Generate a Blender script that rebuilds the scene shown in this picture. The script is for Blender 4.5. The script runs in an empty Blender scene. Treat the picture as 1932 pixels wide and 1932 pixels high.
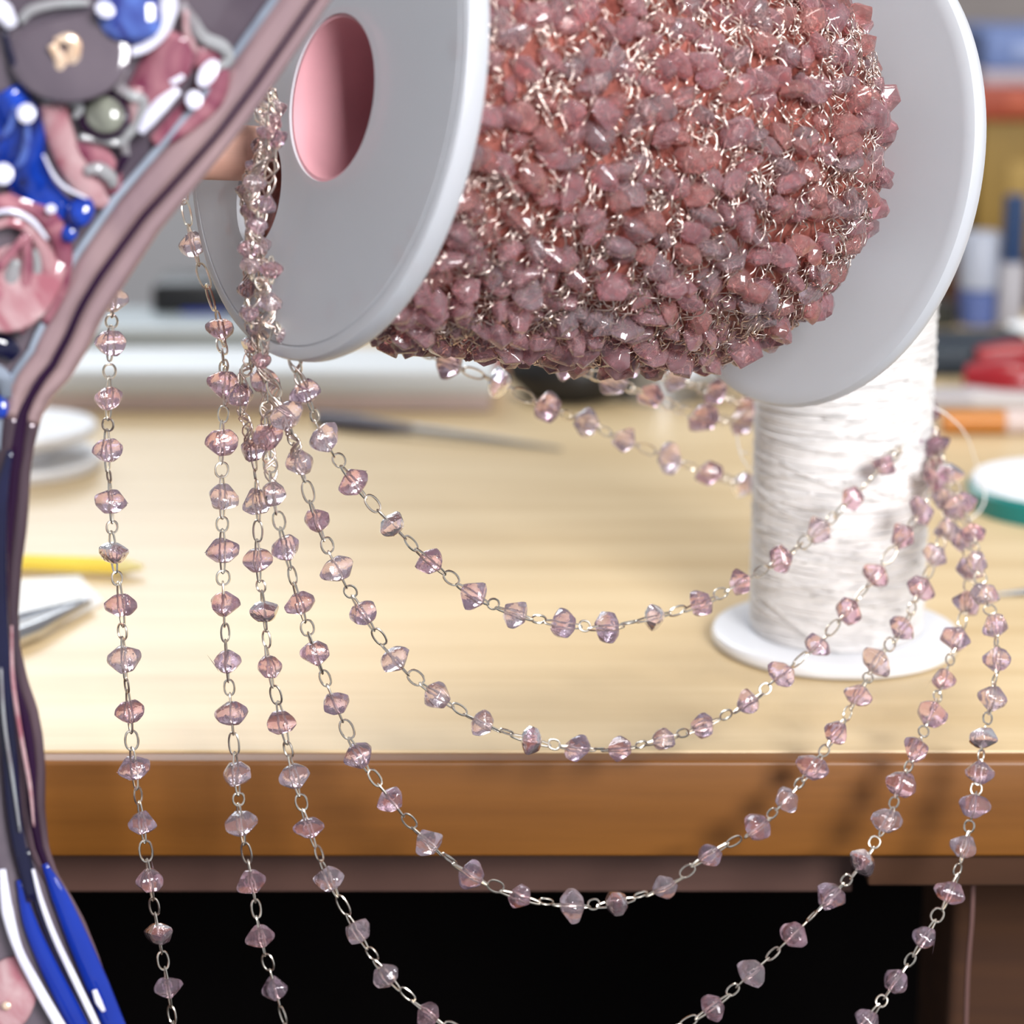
import bpy, bmesh, math, random
from mathutils import Vector, Matrix, Quaternion
random.seed(7)
PI = math.pi
scene = bpy.context.scene
col = scene.collection

# ------------------------------------------------------------------ camera, world, light
F = 4500.0                      # focal length in pixels of the 1932 frame
PITCH = math.radians(15)
CAM_H = 0.138                   # height over the table top (table top is Z = 0)
cam_d = bpy.data.cameras.new('camera')
cam = bpy.data.objects.new('camera', cam_d)
col.objects.link(cam)
cam.location = (0, 0, CAM_H)
cam.rotation_euler = (PI/2 - PITCH, 0, 0)
cam_d.sensor_width = 36
cam_d.lens = 36 * F / 1932
cam_d.clip_start = 0.01
cam_d.dof.use_dof = True
cam_d.dof.focus_distance = 0.355
cam_d.dof.aperture_fstop = 16
scene.camera = cam

world = bpy.data.worlds.new('world')
scene.world = world
world.use_nodes = True
bg = world.node_tree.nodes['Background']
bg.inputs[0].default_value = (0.88, 0.92, 1.0, 1)
bg.inputs[1].default_value = 0.40

def area(name, loc, target, sx, sy, power, color):
    d = bpy.data.lights.new(name, 'AREA')
    d.shape = 'RECTANGLE'; d.size = sx; d.size_y = sy
    d.energy = power; d.color = color
    o = bpy.data.objects.new(name, d)
    col.objects.link(o)
    o.location = loc
    o.rotation_euler = (Vector(target) - Vector(loc)).to_track_quat('-Z', 'Y').to_euler()
    return o
area('ceiling_panel_light', (0.12, 0.50, 1.30), (0.06, 0.42, 0.0), 0.50, 0.36, 9.3, (1.0, 0.96, 0.90))
area('window_light', (-0.36, 1.20, 0.50), (-0.05, 0.4, 0.0), 0.50, 0.42, 4.6, (0.86, 0.93, 1.0))
area('front_fill_light', (0.30, -0.40, 0.42), (0.03, 0.36, 0.08), 0.28, 0.28, 12.0, (0.98, 0.98, 1.0))  # added fill from the front, no real lamp stands there

scene.view_settings.view_transform = 'Standard'
scene.view_settings.look = 'None'
scene.view_settings.exposure = 0.0
scene.view_settings.gamma = 1
scene.view_settings.use_curve_mapping = False
scene.cycles.use_light_tree = False
scene.cycles.max_bounces = 7
scene.cycles.diffuse_bounces = 3
scene.cycles.glossy_bounces = 4
scene.cycles.transmission_bounces = 8
scene.cycles.transparent_max_bounces = 8
scene.cycles.sample_clamp_indirect = 6
scene.cycles.adaptive_threshold = 0.045

# ------------------------------------------------------------------ places measured in the frame
CP, SP = math.cos(PITCH), math.sin(PITCH)
def P(x, y, z):
    """point at optical depth z (metres) seen at frame position x, y"""
    a, b = (x - 966) / F, (y - 966) / F
    return Vector((z * a, z * (CP - b * SP), CAM_H - z * (SP + b * CP)))
def PD(x, y, D):
    """same, but at horizontal distance D from the camera"""
    b = (y - 966) / F
    return P(x, y, D / (CP - b * SP))
def PT(x, y, Z=0.0):
    """same, on the horizontal plane Z"""
    b = (y - 966) / F
    return P(x, y, (CAM_H - Z) / (SP + b * CP))
def project(p):
    rel = p - Vector((0, 0, CAM_H))
    z = rel.y * CP - rel.z * SP
    return 966 + F * rel.x / z, 966 + F * (-rel.y * SP - rel.z * CP) / z, z
CAM = Vector((0, 0, CAM_H))

# ------------------------------------------------------------------ materials
def mat(name, color, rough=0.5, metal=0.0, trans=0.0, ior=1.45, var=0.0, vscale=200.0, bump=0.0,
        bscale=800.0, coat=0.0, color2=None, dist=0.0, spec=None, stretch=None, sheen=0.0):
    m = bpy.data.materials.new(name)
    m.use_nodes = True
    nt = m.node_tree
    b = nt.nodes['Principled BSDF']
    b.inputs['Base Color'].default_value = (*color, 1)
    b.inputs['Roughness'].default_value = rough
    b.inputs['Metallic'].default_value = metal
    b.inputs['Transmission Weight'].default_value = trans
    b.inputs['IOR'].default_value = ior
    b.inputs['Coat Weight'].default_value = coat
    b.inputs['Coat Roughness'].default_value = 0.05
    if spec is not None: b.inputs['Specular IOR Level'].default_value = spec
    if sheen: b.inputs['Sheen Weight'].default_value = sheen
    tc = nt.nodes.new('ShaderNodeTexCoord')
    src = tc.outputs['Object']
    if stretch:
        mp = nt.nodes.new('ShaderNodeMapping')
        mp.inputs['Scale'].default_value = stretch
        nt.links.new(src, mp.inputs[0]); src = mp.outputs[0]
    nz = nt.nodes.new('ShaderNodeTexNoise')
    nz.inputs['Scale'].default_value = vscale
    nz.inputs['Detail'].default_value = 4
    nz.inputs['Distortion'].default_value = dist
    nt.links.new(src, nz.inputs['Vector'])
    ramp = nt.nodes.new('ShaderNodeValToRGB')
    c2 = color2 if color2 else tuple(c * (1 - var) for c in color)
    ramp.color_ramp.elements[0].position = 0.35
    ramp.color_ramp.elements[1].position = 0.65
    ramp.color_ramp.elements[0].color = (*c2, 1)
    ramp.color_ramp.elements[1].color = (*color, 1)
    nt.links.new(nz.outputs['Fac'], ramp.inputs[0])
    nt.links.new(ramp.outputs[0], b.inputs['Base Color'])
    if bump:
        n2 = nt.nodes.new('ShaderNodeTexNoise')
        n2.inputs['Scale'].default_value = bscale
        nt.links.new(src, n2.inputs['Vector'])
        bp = nt.nodes.new('ShaderNodeBump')
        bp.inputs['Strength'].default_value = bump
        bp.inputs['Distance'].default_value = 0.0005
        nt.links.new(n2.outputs['Fac'], bp.inputs['Height'])
        nt.links.new(bp.outputs[0], b.inputs['Normal'])
    return m

def wood(name, light, dark, rough, scale=1.0):
    m = bpy.data.materials.new(name)
    m.use_nodes = True
    nt = m.node_tree
    b = nt.nodes['Principled BSDF']
    b.inputs['Roughness'].default_value = rough
    tc = nt.nodes.new('ShaderNodeTexCoord')
    mp = nt.nodes.new('ShaderNodeMapping')
    mp.inputs['Scale'].default_value = (2.2 * scale, 38 * scale, 38 * scale)
    nt.links.new(tc.outputs['Object'], mp.inputs[0])
    n = nt.nodes.new('ShaderNodeTexNoise')
    n.inputs['Scale'].default_value = 3.0; n.inputs['Detail'].default_value = 7; n.inputs['Roughness'].default_value = 0.62
    nt.links.new(mp.outputs[0], n.inputs['Vector'])
    r = nt.nodes.new('ShaderNodeValToRGB')
    r.color_ramp.elements[0].position = 0.30; r.color_ramp.elements[0].color = (*dark, 1)
    r.color_ramp.elements[1].position = 0.62; r.color_ramp.elements[1].color = (*light, 1)
    nt.links.new(n.outputs['Fac'], r.inputs[0])
    nt.links.new(r.outputs[0], b.inputs['Base Color'])
    bp = nt.nodes.new('ShaderNodeBump')
    bp.inputs['Strength'].default_value = 0.15; bp.inputs['Distance'].default_value = 0.0004
    nt.links.new(n.outputs['Fac'], bp.inputs['Height'])
    nt.links.new(bp.outputs[0], b.inputs['Normal'])
    return m

M = {}
M['top'] = wood('maple_top', (0.64, 0.495, 0.295), (0.53, 0.385, 0.205), 0.40)
M['edge'] = wood('oak_edge', (0.205, 0.075, 0.010), (0.155, 0.054, 0.006), 0.45, 1.5)
M['apron'] = wood('walnut_apron', (0.095, 0.043, 0.030), (0.07, 0.03, 0.021), 0.6)
M['leg'] = wood('leg_wood', (0.065, 0.023, 0.006), (0.04, 0.013, 0.004), 0.9)
M['dark'] = mat('shade_black', (0.003, 0.002, 0.002), 0.9, spec=0.1, var=0.4, vscale=20)  # near-black colour carries the shade under the table
M['wall'] = mat('wall_paint', (0.46, 0.45, 0.46), 0.9, var=0.06, vscale=6)
M['floor'] = mat('floor_grey', (0.05, 0.045, 0.04), 0.8, var=0.3, vscale=10)
M['dowel'] = wood('peg_wood', (0.78, 0.44, 0.34), (0.66, 0.35, 0.26), 0.55, 3)
M['white'] = mat('white_plastic', (0.86, 0.87, 0.90), 0.28, var=0.03, vscale=60, coat=0.2)
M['thread'] = mat('white_thread', (0.83, 0.80, 0.78), 0.75, var=0.07, vscale=500, sheen=0.3)
M['core'] = mat('tube_pink_light', (0.76, 0.38, 0.42), 0.5, var=0.08, vscale=90)  # pink light coming through the winding is put into this colour
M['wire'] = mat('pale_gold_wire', (0.97, 0.89, 0.77), 0.26, metal=1.0, var=0.15, vscale=900)
M['wire2'] = mat('rose_wire', (0.97, 0.80, 0.72), 0.30, metal=1.0, var=0.2, vscale=900)
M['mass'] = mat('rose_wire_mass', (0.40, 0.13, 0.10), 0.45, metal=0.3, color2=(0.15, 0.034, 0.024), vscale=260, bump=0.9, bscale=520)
def bead_mat(name, color, color2, tr, bump=0.30):
    m = mat(name, color, 0.06, trans=tr, ior=1.5, color2=color2, vscale=900, bump=bump, bscale=1500)
    return m
M['bead0'] = bead_mat('pink_crystal', (0.96, 0.77, 0.83), (0.86, 0.53, 0.64), 0.92)
M['bead1'] = bead_mat('mauve_crystal', (0.95, 0.81, 0.89), (0.84, 0.59, 0.74), 0.92)
M['bead2'] = bead_mat('clear_rose_crystal', (0.97, 0.86, 0.90), (0.90, 0.70, 0.79), 0.90)
M['wbead'] = bead_mat('rose_crystal', (0.98, 0.69, 0.72), (0.90, 0.47, 0.51), 0.85, 0.15)
M['wbead2'] = bead_mat('pale_rose_crystal', (0.98, 0.84, 0.87), (0.94, 0.66, 0.71), 0.89, 0.15)
M['wbead3'] = bead_mat('brown_rose_crystal', (0.95, 0.57, 0.54), (0.84, 0.39, 0.37), 0.83, 0.15)

def frosted():
    m = bpy.data.materials.new('frosted_plastic')
    m.use_nodes = True
    nt = m.node_tree
    b = nt.nodes['Principled BSDF']
    b.inputs['Base Color'].default_value = (0.81, 0.83, 0.87, 1)
    b.inputs['Roughness'].default_value = 0.32
    b.inputs['Transmission Weight'].default_value = 0.42
    b.inputs['IOR'].default_value = 1.4
    n = nt.nodes.new('ShaderNodeTexNoise'); n.inputs['Scale'].default_value = 35
    tc = nt.nodes.new('ShaderNodeTexCoord')
    nt.links.new(tc.outputs['Object'], n.inputs['Vector'])
    r = nt.nodes.new('ShaderNodeMapRange')
    r.inputs[3].default_value = 0.28; r.inputs[4].default_value = 0.38
    nt.links.new(n.outputs['Fac'], r.inputs[0])
    nt.links.new(r.outputs[0], b.inputs['Roughness'])
    return m
M['frost'] = frosted()

# ------------------------------------------------------------------ mesh helpers
def tag(o, label=None, cat=None, group=None, kind=None):
    if label: o['label'] = label
    if cat: o['category'] = cat
    if group: o['group'] = group
    if kind: o['kind'] = kind
    return o
def empty(name, loc):
    o = bpy.data.objects.new(name, None)
    o.empty_display_size = 0.01
    col.objects.link(o); o.location = loc
    return o
def link_mesh(name, me, parent=None, mw=None):
    o = bpy.data.objects.new(name, me)
    col.objects.link(o)
    if parent is not None:
        o.parent = parent
        base = parent.matrix_basis if parent.parent is None else parent.parent.matrix_basis @ parent.matrix_basis
        o.matrix_basis = base.inverted() @ (mw if mw is not None else Matrix())
    elif mw is not None:
        o.matrix_basis = mw
    return o
class MB:
    def __init__(s): s.v = []; s.f = []
    def add(s, v, f):
        n = len(s.v); s.v += [Vector(q) for q in v]; s.f += [[i + n for i in g] for g in f]
        return s
    def tube(s, pts, r, sides=6, closed=False, flat=None):
        """round tube along pts; r a number or a list; flat=(normal, factor) squashes it along a direction"""
        pts = [Vector(p) for p in pts]; n = len(pts)
        prev = None; rings = []
        for i, p in enumerate(pts):
            if closed: t = pts[(i + 1) % n] - pts[i - 1]
            else: t = pts[min(i + 1, n - 1)] - pts[max(i - 1, 0)]
            if t.length < 1e-12: t = Vector((0, 0, 1))
            t.normalize()
            if prev is None:
                u = flat[0].cross(t) if flat else t.orthogonal()
                if u.length < 1e-9: u = t.orthogonal()
            else:
                u = flat[0].cross(t) if flat else prev - t * prev.dot(t)
                if u.length < 1e-9: u = t.orthogonal()
            u.normalize(); prev = u
            w = t.cross(u)
            rr = r[i] if isinstance(r, (list, tuple)) else r
            k = flat[1] if flat else 1.0
            rings.append([p + (u * math.cos(a) + w * math.sin(a) * k) * rr for a in (2 * PI * j / sides for j in range(sides))])
        v = [q for g in rings for q in g]; f = []
        m = n if closed else n - 1
        for i in range(m):
            a, b = i * sides, ((i + 1) % n) * sides
            for j in range(sides):
                f.append([a + j, a + (j + 1) % sides, b + (j + 1) % sides, b + j])
        if not closed:
            f.append(list(range(sides))[::-1]); f.append([(n - 1) * sides + j for j in range(sides)])
        return s.add(v, f)
    def lathe(s, prof, seg=64, o=Vector((0, 0, 0)), ax=Vector((0, 0, 1)), closed=False):
        """prof: list of (radius, along-axis); closed joins last to first"""
        ax = ax.normalized(); u = ax.orthogonal().normalized(); w = ax.cross(u)
        v = []; f = []; n = len(prof)
        for (r, h) in prof:
            for j in range(seg):
                a = 2 * PI * j / seg
                v.append(o + ax * h + (u * math.cos(a) + w * math.sin(a)) * r)
        for i in range(n if closed else n - 1):
            a, b = i * seg, ((i + 1) % n) * seg
            for j in range(seg):
                f.append([a + j, a + (j + 1) % seg, b + (j + 1) % seg, b + j])
        if not closed:
            if prof[0][0] > 1e-6: f.append(list(range(seg))[::-1])
            if prof[-1][0] > 1e-6: f.append([(n - 1) * seg + j for j in range(seg)])
        return s.add(v, f)
    def box(s, c, size, rz=0.0, bev=0.0):
        c = Vector(c); hx, hy, hz = (q / 2 for q in size)
        R = Matrix.Rotation(rz, 3, 'Z')
        bm = bmesh.new()
        bmesh.ops.create_cube(bm, size=1)
        for q in bm.verts: q.co = Vector((q.co.x * size[0], q.co.y * size[1], q.co.z * size[2]))
        if bev: bmesh.ops.bevel(bm, geom=bm.edges[:], offset=bev, segments=3, profile=0.5, affect='EDGES')
        bm.verts.index_update()
        vv = [c + R @ q.co for q in bm.verts]; ff = [[q.index for q in g.verts] for g in bm.faces]
        bm.free()
        return s.add(vv, ff)
    def mesh(s, name, m, smooth=True, origin=None):
        me = bpy.data.meshes.new(name)
        o = origin if origin is not None else Vector((0, 0, 0))
        me.from_pydata([tuple(q - o) for q in s.v], [], s.f)
        bm = bmesh.new(); bm.from_mesh(me)
        bmesh.ops.recalc_face_normals(bm, faces=bm.faces[:])
        bm.to_mesh(me); bm.free()
        me.materials.append(m)
        if smooth:
            for p in me.polygons: p.use_smooth = True
            if smooth != 'all':
                me.set_sharp_from_angle(angle=math.radians(42))
        me.update()
        return me
    def build(s, name, m, parent=None, smooth=True):
        lo = Vector([min(q[k] for q in s.v) for k in range(3)]); hi = Vector([max(q[k] for q in s.v) for k in range(3)])
        o = (lo + hi) / 2; o.z = lo.z
        return link_mesh(name, s.mesh(name, m, smooth, o), parent, Matrix.Translation(o))

def spline(pts, n=8):
    """Catmull-Rom through pts, n steps per span"""
    pts = [Vector(p) for p in pts]; out = []
    for i in range(len(pts) - 1):
        p0 = pts[i - 1] if i else pts[0] * 2 - pts[1]
        p1, p2 = pts[i], pts[i + 1]
        p3 = pts[i + 2] if i + 2 < len(pts) else pts[-1] * 2 - pts[-2]
        for k in range(n):
            t = k / n
            out.append(0.5 * (2 * p1 + (p2 - p0) * t + (2 * p0 - 5 * p1 + 4 * p2 - p3) * t * t + (3 * p1 - p0 - 3 * p2 + p3) * t ** 3))
    out.append(pts[-1])
    return out
def frame_from(z, roll):
    z = z.normalized(); x = Vector((0, 1, 0)).cross(z)
    if x.length < 1e-3: x = Vector((1, 0, 0)).cross(z)
    x.normalize(); y = z.cross(x)
    return Matrix((x, y, z)).transposed().to_4x4() @ Matrix.Rotation(roll, 4, 'Z')

# ------------------------------------------------------------------ room and table
EDGE_Y = 0.361
def struct(name, mb, m, smooth=False):
    return tag(mb.build(name, m, None, smooth), kind='structure')
wl = struct('wall_back', MB().box((0, 1.47, 0.25), (4.2, 0.06, 2.0)), M['wall'])
tag(wl, 'plain grey wall far behind the work table')
fl = struct('floor', MB().box((0, 0.45, -0.77), (4.2, 2.1, 0.04)), M['floor'])
tag(fl, 'dark floor under the work table')

TX0, TX1, TYB = -0.62, 0.62, 0.770
table = tag(empty('work_table', (0, 0.56, -0.75)), 'pale maple work table with thick orange-brown front edge', 'table')
def part(name, mb, m, parent, smooth=True, label=None):
    o = mb.build(name, m, parent, smooth)
    if label: o['label'] = label
    return o
part('tabletop', MB().box((0, (EDGE_Y + 0.004 + TYB) / 2, -0.0075), (TX1 - TX0, TYB - EDGE_Y - 0.004, 0.015), 0, 0.0004), M['top'], table)
part('edge_strip', MB().box((0, EDGE_Y + 0.004, -0.0087), (TX1 - TX0, 0.008, 0.0166), 0, 0.0007), M['edge'], table, label='orange-brown front edge')
part('apron', MB().box((-0.281, EDGE_Y + 0.022, -0.0235), (0.678, 0.012, 0.0132)), M['apron'], table, False, 'dark recessed board')
part('apron', MB().box((0.339, EDGE_Y + 0.010, -0.0200), (0.561, 0.016, 0.0060), 0, 0.0005), M['leg'], table, True, 'brown board under the edge')
for lx, ly in ((0.098, 0.43), (-0.58, 0.43), (0.58, 0.73), (-0.58, 0.73)):
    part('leg', MB().box((lx if lx != 0.098 else 0.1, ly, -0.39), (0.034, 0.034, 0.72), 0, 0.002), M['leg'], table)
part('shade_panel', MB().box((0, 0.70, -0.39), (1.12, 0.016, 0.72)), M['dark'], table, False, 'added black panel standing in for the shade under the table')  # dark sheet added where there is only shade

# ------------------------------------------------------------------ things lying on the table, out of focus
def on_table(x, y): return PT(x, y, 0.0)
def simple_box(name, x0, x1, ytop, ybot, depth, m, label, cat, bev=0.0008, Z=0.0, parts=None):
    """box whose lower front edge is seen at ybot between x0 and x1 and whose front rises to ytop"""
    a, b = PT(x0, ybot, Z), PT(x1, ybot, Z)
    D = a.y
    top = PD(x0, ytop, D).z
    t = empty(name, ((a.x + b.x) / 2, D + depth / 2, Z))
    tag(t, label, cat)
    part('body', MB().box(((a.x + b.x) / 2, D + depth / 2, (Z + top) / 2 + 0.0002), (b.x - a.x, depth, top - Z), 0, bev), m, t)
    return t, a, b, D, top

C = lambda n, c, r=0.5, **k: mat(n, c, r, **k)
# long white box at the left back: lid, and a base coloured as the pinkish shadow below it
t, a, b, D, top = simple_box('cardboard_box', 60, 926, 745, 778, 0.03, C('box_shadow_base', (0.62, 0.50, 0.48), 0.7, var=0.08, vscale=40), 'flat white lidded box lying behind the hanging strands', 'box')
part('lid', MB().box(((a.x + b.x) / 2, D + 0.015, top + 0.0034), (b.x - a.x + 0.002, 0.032, 0.0070), 0, 0.0015), C('box_lid', (0.64, 0.67, 0.69), 0.5, var=0.03, vscale=40), t)
LIDZ = top + 0.01125
# grey tray and black gadget with blue label standing behind the box
t, a, b, D, top = simple_box('storage_tray', 40, 620, 628, 672, 0.045, C('tray_grey', (0.30, 0.34, 0.36), 0.5, var=0.1, vscale=30), 'grey storage tray behind the flat white box', 'tray', 0.002)
part('rim', MB().box(((a.x + b.x) / 2, D + 0.003, top), (b.x - a.x + 0.003, 0.006, 0.003), 0, 0.001), C('tray_rim', (0.42, 0.46, 0.48), 0.5), t)
TRZ = top
t = tag(empty('label_printer', (-0.1, 0.735, 0)), 'black gadget with a blue front panel seen beyond the leftmost strands', 'gadget')
pa, pb = PD(285, 585, 0.725), PD(452, 535, 0.725)
part('body', MB().box(((pa.x + pb.x) / 2, 0.739, pb.z / 2), (pb.x - pa.x, 0.028, pb.z), 0, 0.003), C('black_case', (0.012, 0.012, 0.013), 0.4), t)
qa, qb = PD(342, 618, 0.7245), PD(432, 585, 0.7245)
part('front_panel', MB().box(((qa.x + qb.x) / 2, 0.7245, (qa.z + qb.z) / 2), (qb.x - qa.x, 0.003, qb.z - qa.z), 0, 0.001), C('blue_panel', (0.01, 0.03, 0.30), 0.35), t)
# bundle of dark pliers in the middle
def pliers(name, p0, p1, p2, p3, mh, mj, label, rad=0.0045):
    """two handles from p0 and p1 meeting at the pivot p2, jaws to p3"""
    t = tag(empty(name, p2), label, 'pliers')
    up = Vector((0, 0, rad))
    for k, p in enumerate((p0, p1)):
        side = (p - p2).cross(Vector((0, 0, 1))).normalized() * (rad * 1.4) * (1 if k else -1)
        c = spline([p + up, (p * 0.6 + p2 * 0.4) + side + up, p2 + up], 8)
        n = len(c)
        part('handle', MB().tube(c, [rad * (0.62 + 0.5 * math.sin(PI * min(1, i / (n - 1) * 1.05 + 0.08))) for i in range(n)], 12), mh, t)
    part('pivot', MB().lathe([(0.0001, 0.0), (rad * 1.6, 0.0), (rad * 1.6, rad * 1.7), (0.0001, rad * 1.9)], 20, p2), mj, t)
    for s in (-1, 1):
        d = (p3 - p2); side = d.cross(Vector((0, 0, 1))).normalized() * rad * 0.45 * s
        part('jaw', MB().tube([p2 + side + up, p2 + d * 0.6 + side * 0.9 + up, p3 + side * 0.3 + up], [rad * 1.1, rad * 0.7, rad * 0.22], 8), mj, t)
    return t
blk = C('black_grip', (0.012, 0.011, 0.011), 0.45)
stl = C('dull_steel', (0.35, 0.36, 0.38), 0.35, metal=0.9)
pliers('pliers', on_table(985, 742), on_table(1010, 722), on_table(1240, 748), on_table(1420, 752), blk, stl, 'black-handled pliers lying behind the loose strands under the spool', 0.0075)
red = C('red_grip', (0.28, 0.006, 0.012), 0.35, coat=0.3)
pliers('pliers', on_table(1822, 748), on_table(1840, 715), on_table(2080, 742), on_table(2200, 740), red, stl, 'pliers with glossy red handles at the right edge', 0.0052)
# small things between, far back
t = tag(empty('bottle_cap', on_table(915, 705)), 'small orange-red cap behind the white box end', 'cap')  # a loose bottle cap
part('body', MB().lathe([(0.0055, 0), (0.006, 0.001), (0.0058, 0.008), (0.005, 0.009), (0.0001, 0.009)], 20, on_table(915, 705)), C('cap_red', (0.50, 0.09, 0.05), 0.4), t)
part('ridge_ring', MB().lathe([(0.0062, 0.001), (0.0066, 0.0018), (0.0062, 0.0026), (0.0055, 0.0018)], 20, on_table(915, 705), closed=True), C('cap_red2', (0.40, 0.06, 0.04), 0.4), t)
def jar(name, p, r, h, m, mc, label, cat, caph=0.3, capr=0.85):
    t = tag(empty(name, p), label, cat)
    part('body', MB().lathe([(r * 0.9, 0), (r, r * 0.1), (r, h * (1 - caph) * 0.92), (r * 0.72, h * (1 - caph)), (0.0001, h * (1 - caph))], 28, p), m, t)
    part('cap', MB().lathe([(r * capr, h * (1 - caph)), (r * capr, h * 0.97), (r * capr * 0.9, h), (0.0001, h)], 28, p), mc, t)
    return t
gry = C('grey_jar', (0.22, 0.23, 0.23), 0.4); wht = C('jar_white', (0.8, 0.83, 0.86), 0.4)
jar('jar', PT(790, 672), 0.011, 0.020, gry, C('jar_dark', (0.08, 0.085, 0.08), 0.4), 'small dark grey jar between the flange and the loose strands', 'jar')
jar('jar', PT(1290, 712), 0.0085, 0.016, wht, wht, 'small white jar under the pink winding near the right flange', 'jar')
jar('jar', PT(1110, 668), 0.020, 0.026, C('jar_mid', (0.36, 0.37, 0.38), 0.4), gry, 'wide grey jar half hidden behind the hanging winding', 'jar')
# long thin awl
p0, p1, p2 = PT(600, 806), PT(780, 826), PT(1060, 852)
t = tag(empty('awl', p1), 'thin dark grey awl lying on the pale table beyond the strands', 'awl')
up = Vector((0, 0, 0.0022))
part('handle', MB().tube([p0 + up, p0 * 0.6 + p1 * 0.4 + up, p1 + up], [0.0018, 0.0022, 0.0012], 10), C('awl_handle', (0.13, 0.13, 0.17), 0.4), t)
part('blade', MB().tube([p1 + up, p1 * 0.5 + p2 * 0.5 + up * 0.7, p2 + up * 0.3], [0.0012, 0.0009, 0.0003], 8), stl, t)
# empty white spool standing at the left
p = PT(40, 880); r = 0.0195
t = tag(empty('empty_spool', p), 'low empty white spool standing behind the leftmost strand', 'spool')
part('flange', MB().lathe([(0.0001, 0), (r * 0.97, 0), (r, 0.0006), (r, 0.0022), (r * 0.97, 0.0028), (0.0001, 0.0028)], 48, p), M['white'], t)
part('core', MB().lathe([(0.008, 0.0028), (0.008, 0.0078)], 32, p), M['white'], t)
part('flange', MB().lathe([(0.004, 0.0078), (r * 0.92, 0.0078), (r * 0.95, 0.0084), (r * 0.95, 0.0098), (r * 0.92, 0.0104), (0.004, 0.0104)], 48, p, closed=True), M['white'], t)
# sheet of paper, tweezers, pencil at the left
q = [PT(-160, 1110), PT(150, 1090), PT(195, 1140), PT(-60, 1262)]
mb = MB().add([v + Vector((0, 0, 0.0001)) for v in q] + [v + Vector((0, 0, 0.0006)) for v in q], [[0, 1, 2, 3], [4, 5, 6, 7], [0, 1, 5, 4], [1, 2, 6, 5], [2, 3, 7, 6], [3, 0, 4, 7]])
tag(mb.build('paper_pad', C('paper', (0.88, 0.87, 0.84), 0.7, var=0.03, vscale=80), None, False), 'white note card under the steel tweezers', 'paper')
tip = PT(166, 1133, 0.002); back = PT(-240, 1290, 0.002)
t = tag(empty('tweezers', back), 'shiny steel tweezers pointing right on the white card', 'tweezers')
sl = C('steel', (0.72, 0.73, 0.75), 0.22, metal=1.0)
for s in (-1, 1):
    sd = (tip - back).cross(Vector((0, 0, 1))).normalized() * 0.0042 * s
    part('arm', MB().tube([back, back * 0.7 + tip * 0.3 + sd, back * 0.35 + tip * 0.65 + sd * 0.9, tip + sd * 0.12], [0.0022, 0.0024, 0.0018, 0.0006], 10), sl, t)
part('tip_bead', MB().lathe([(0.0001, -0.0012), (0.0012, -0.0004), (0.0012, 0.0006), (0.0001, 0.0012)], 12, tip), M['white'], t)
a, b = PT(-200, 1052, 0.002), PT(225, 1068, 0.002)
t = tag(empty('pencil', a), 'bright yellow pencil lying on the table left of the strands', 'pencil')
part('shaft', MB().tube([a, b], 0.0019, 6), C('pencil_yellow', (0.92, 0.70, 0.10), 0.35), t, False)
c = b + (b - a).normalized() * 0.005
part('sharpened_tip', MB().tube([b, c], [0.0019, 0.0005], 12), C('pencil_wood', (0.75, 0.66, 0.30), 0.6), t)
# right side of the table
p = PT(1990, 925)
r = 0.0215
t = tag(empty('round_lid', p), 'white-topped round lid with teal rim beside the thread spool', 'lid')
p = PT(2005, 955)
part('rim', MB().lathe([(0.0001, 0), (r * 0.99, 0), (r, 0.0008), (r, 0.0046), (r * 0.96, 0.0054), (0.0001, 0.0054)], 64, p), C('teal_rim', (0.0, 0.17, 0.16), 0.35, coat=0.2), t)
part('top_disc', MB().lathe([(0.0001, 0.0054), (r * 0.955, 0.0054), (r * 0.94, 0.0064), (0.0001, 0.0066)], 64, p), C('lid_white', (0.84, 0.87, 0.93), 0.4), t)
a, b, c = PT(1775, 795, 0.003), PT(1895, 795, 0.003), PT(2010, 795, 0.003)
t = tag(empty('marker_pen', a), 'orange marker pen with pale cap below the red pliers', 'pen')
part('barrel', MB().tube([a, a + (b - a) * 0.03, b], [0.0020, 0.0030, 0.0030], 16), C('orange_pen', (0.48, 0.17, 0.02), 0.4), t)
part('cap', MB().tube([b, c], [0.0034, 0.0034], 16), C('pale_cap', (0.55, 0.44, 0.41), 0.4), t)
t, a, b, D, top = simple_box('tool_case', 1726, 1965, 658, 712, 0.03, C('navy_case', (0.012, 0.022, 0.035), 0.5), 'dark navy tool case behind the red pliers', 'case', 0.002)
part('latch', MB().box((b.x - 0.012, D - 0.001, top * 0.6), (0.008, 0.002, 0.004), 0, 0.0005), stl, t)
t, a, b, D, top = simple_box('eraser', 1745, 1990, 748, 772, 0.012, C('pale_eraser', (0.40, 0.37, 0.38), 0.6), 'pale grey slab between the red pliers and orange pen', 'eraser', 0.001)
part('sleeve', MB().box((a.x * 0.4 + b.x * 0.6, D + 0.006, top / 2 + 0.0003), ((b.x - a.x) * 0.5, 0.0125, top + 0.0004), 0, 0.001), C('sleeve', (0.50, 0.47, 0.47), 0.6), t)
a, b = PT(1872, 1122, 0.0008), PT(1990, 1112, 0.0008)
t = tag(empty('needle', a), 'grey steel needle on the table at the right edge', 'needle')
part('shaft', MB().tube([a, a * 0.5 + b * 0.5, b], [0.0002, 0.0007, 0.0007], 8), stl, t)
part('eye', MB().tube([b, b + (b - a).normalized() * 0.002], [0.0009, 0.0005], 8), stl, t)

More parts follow.
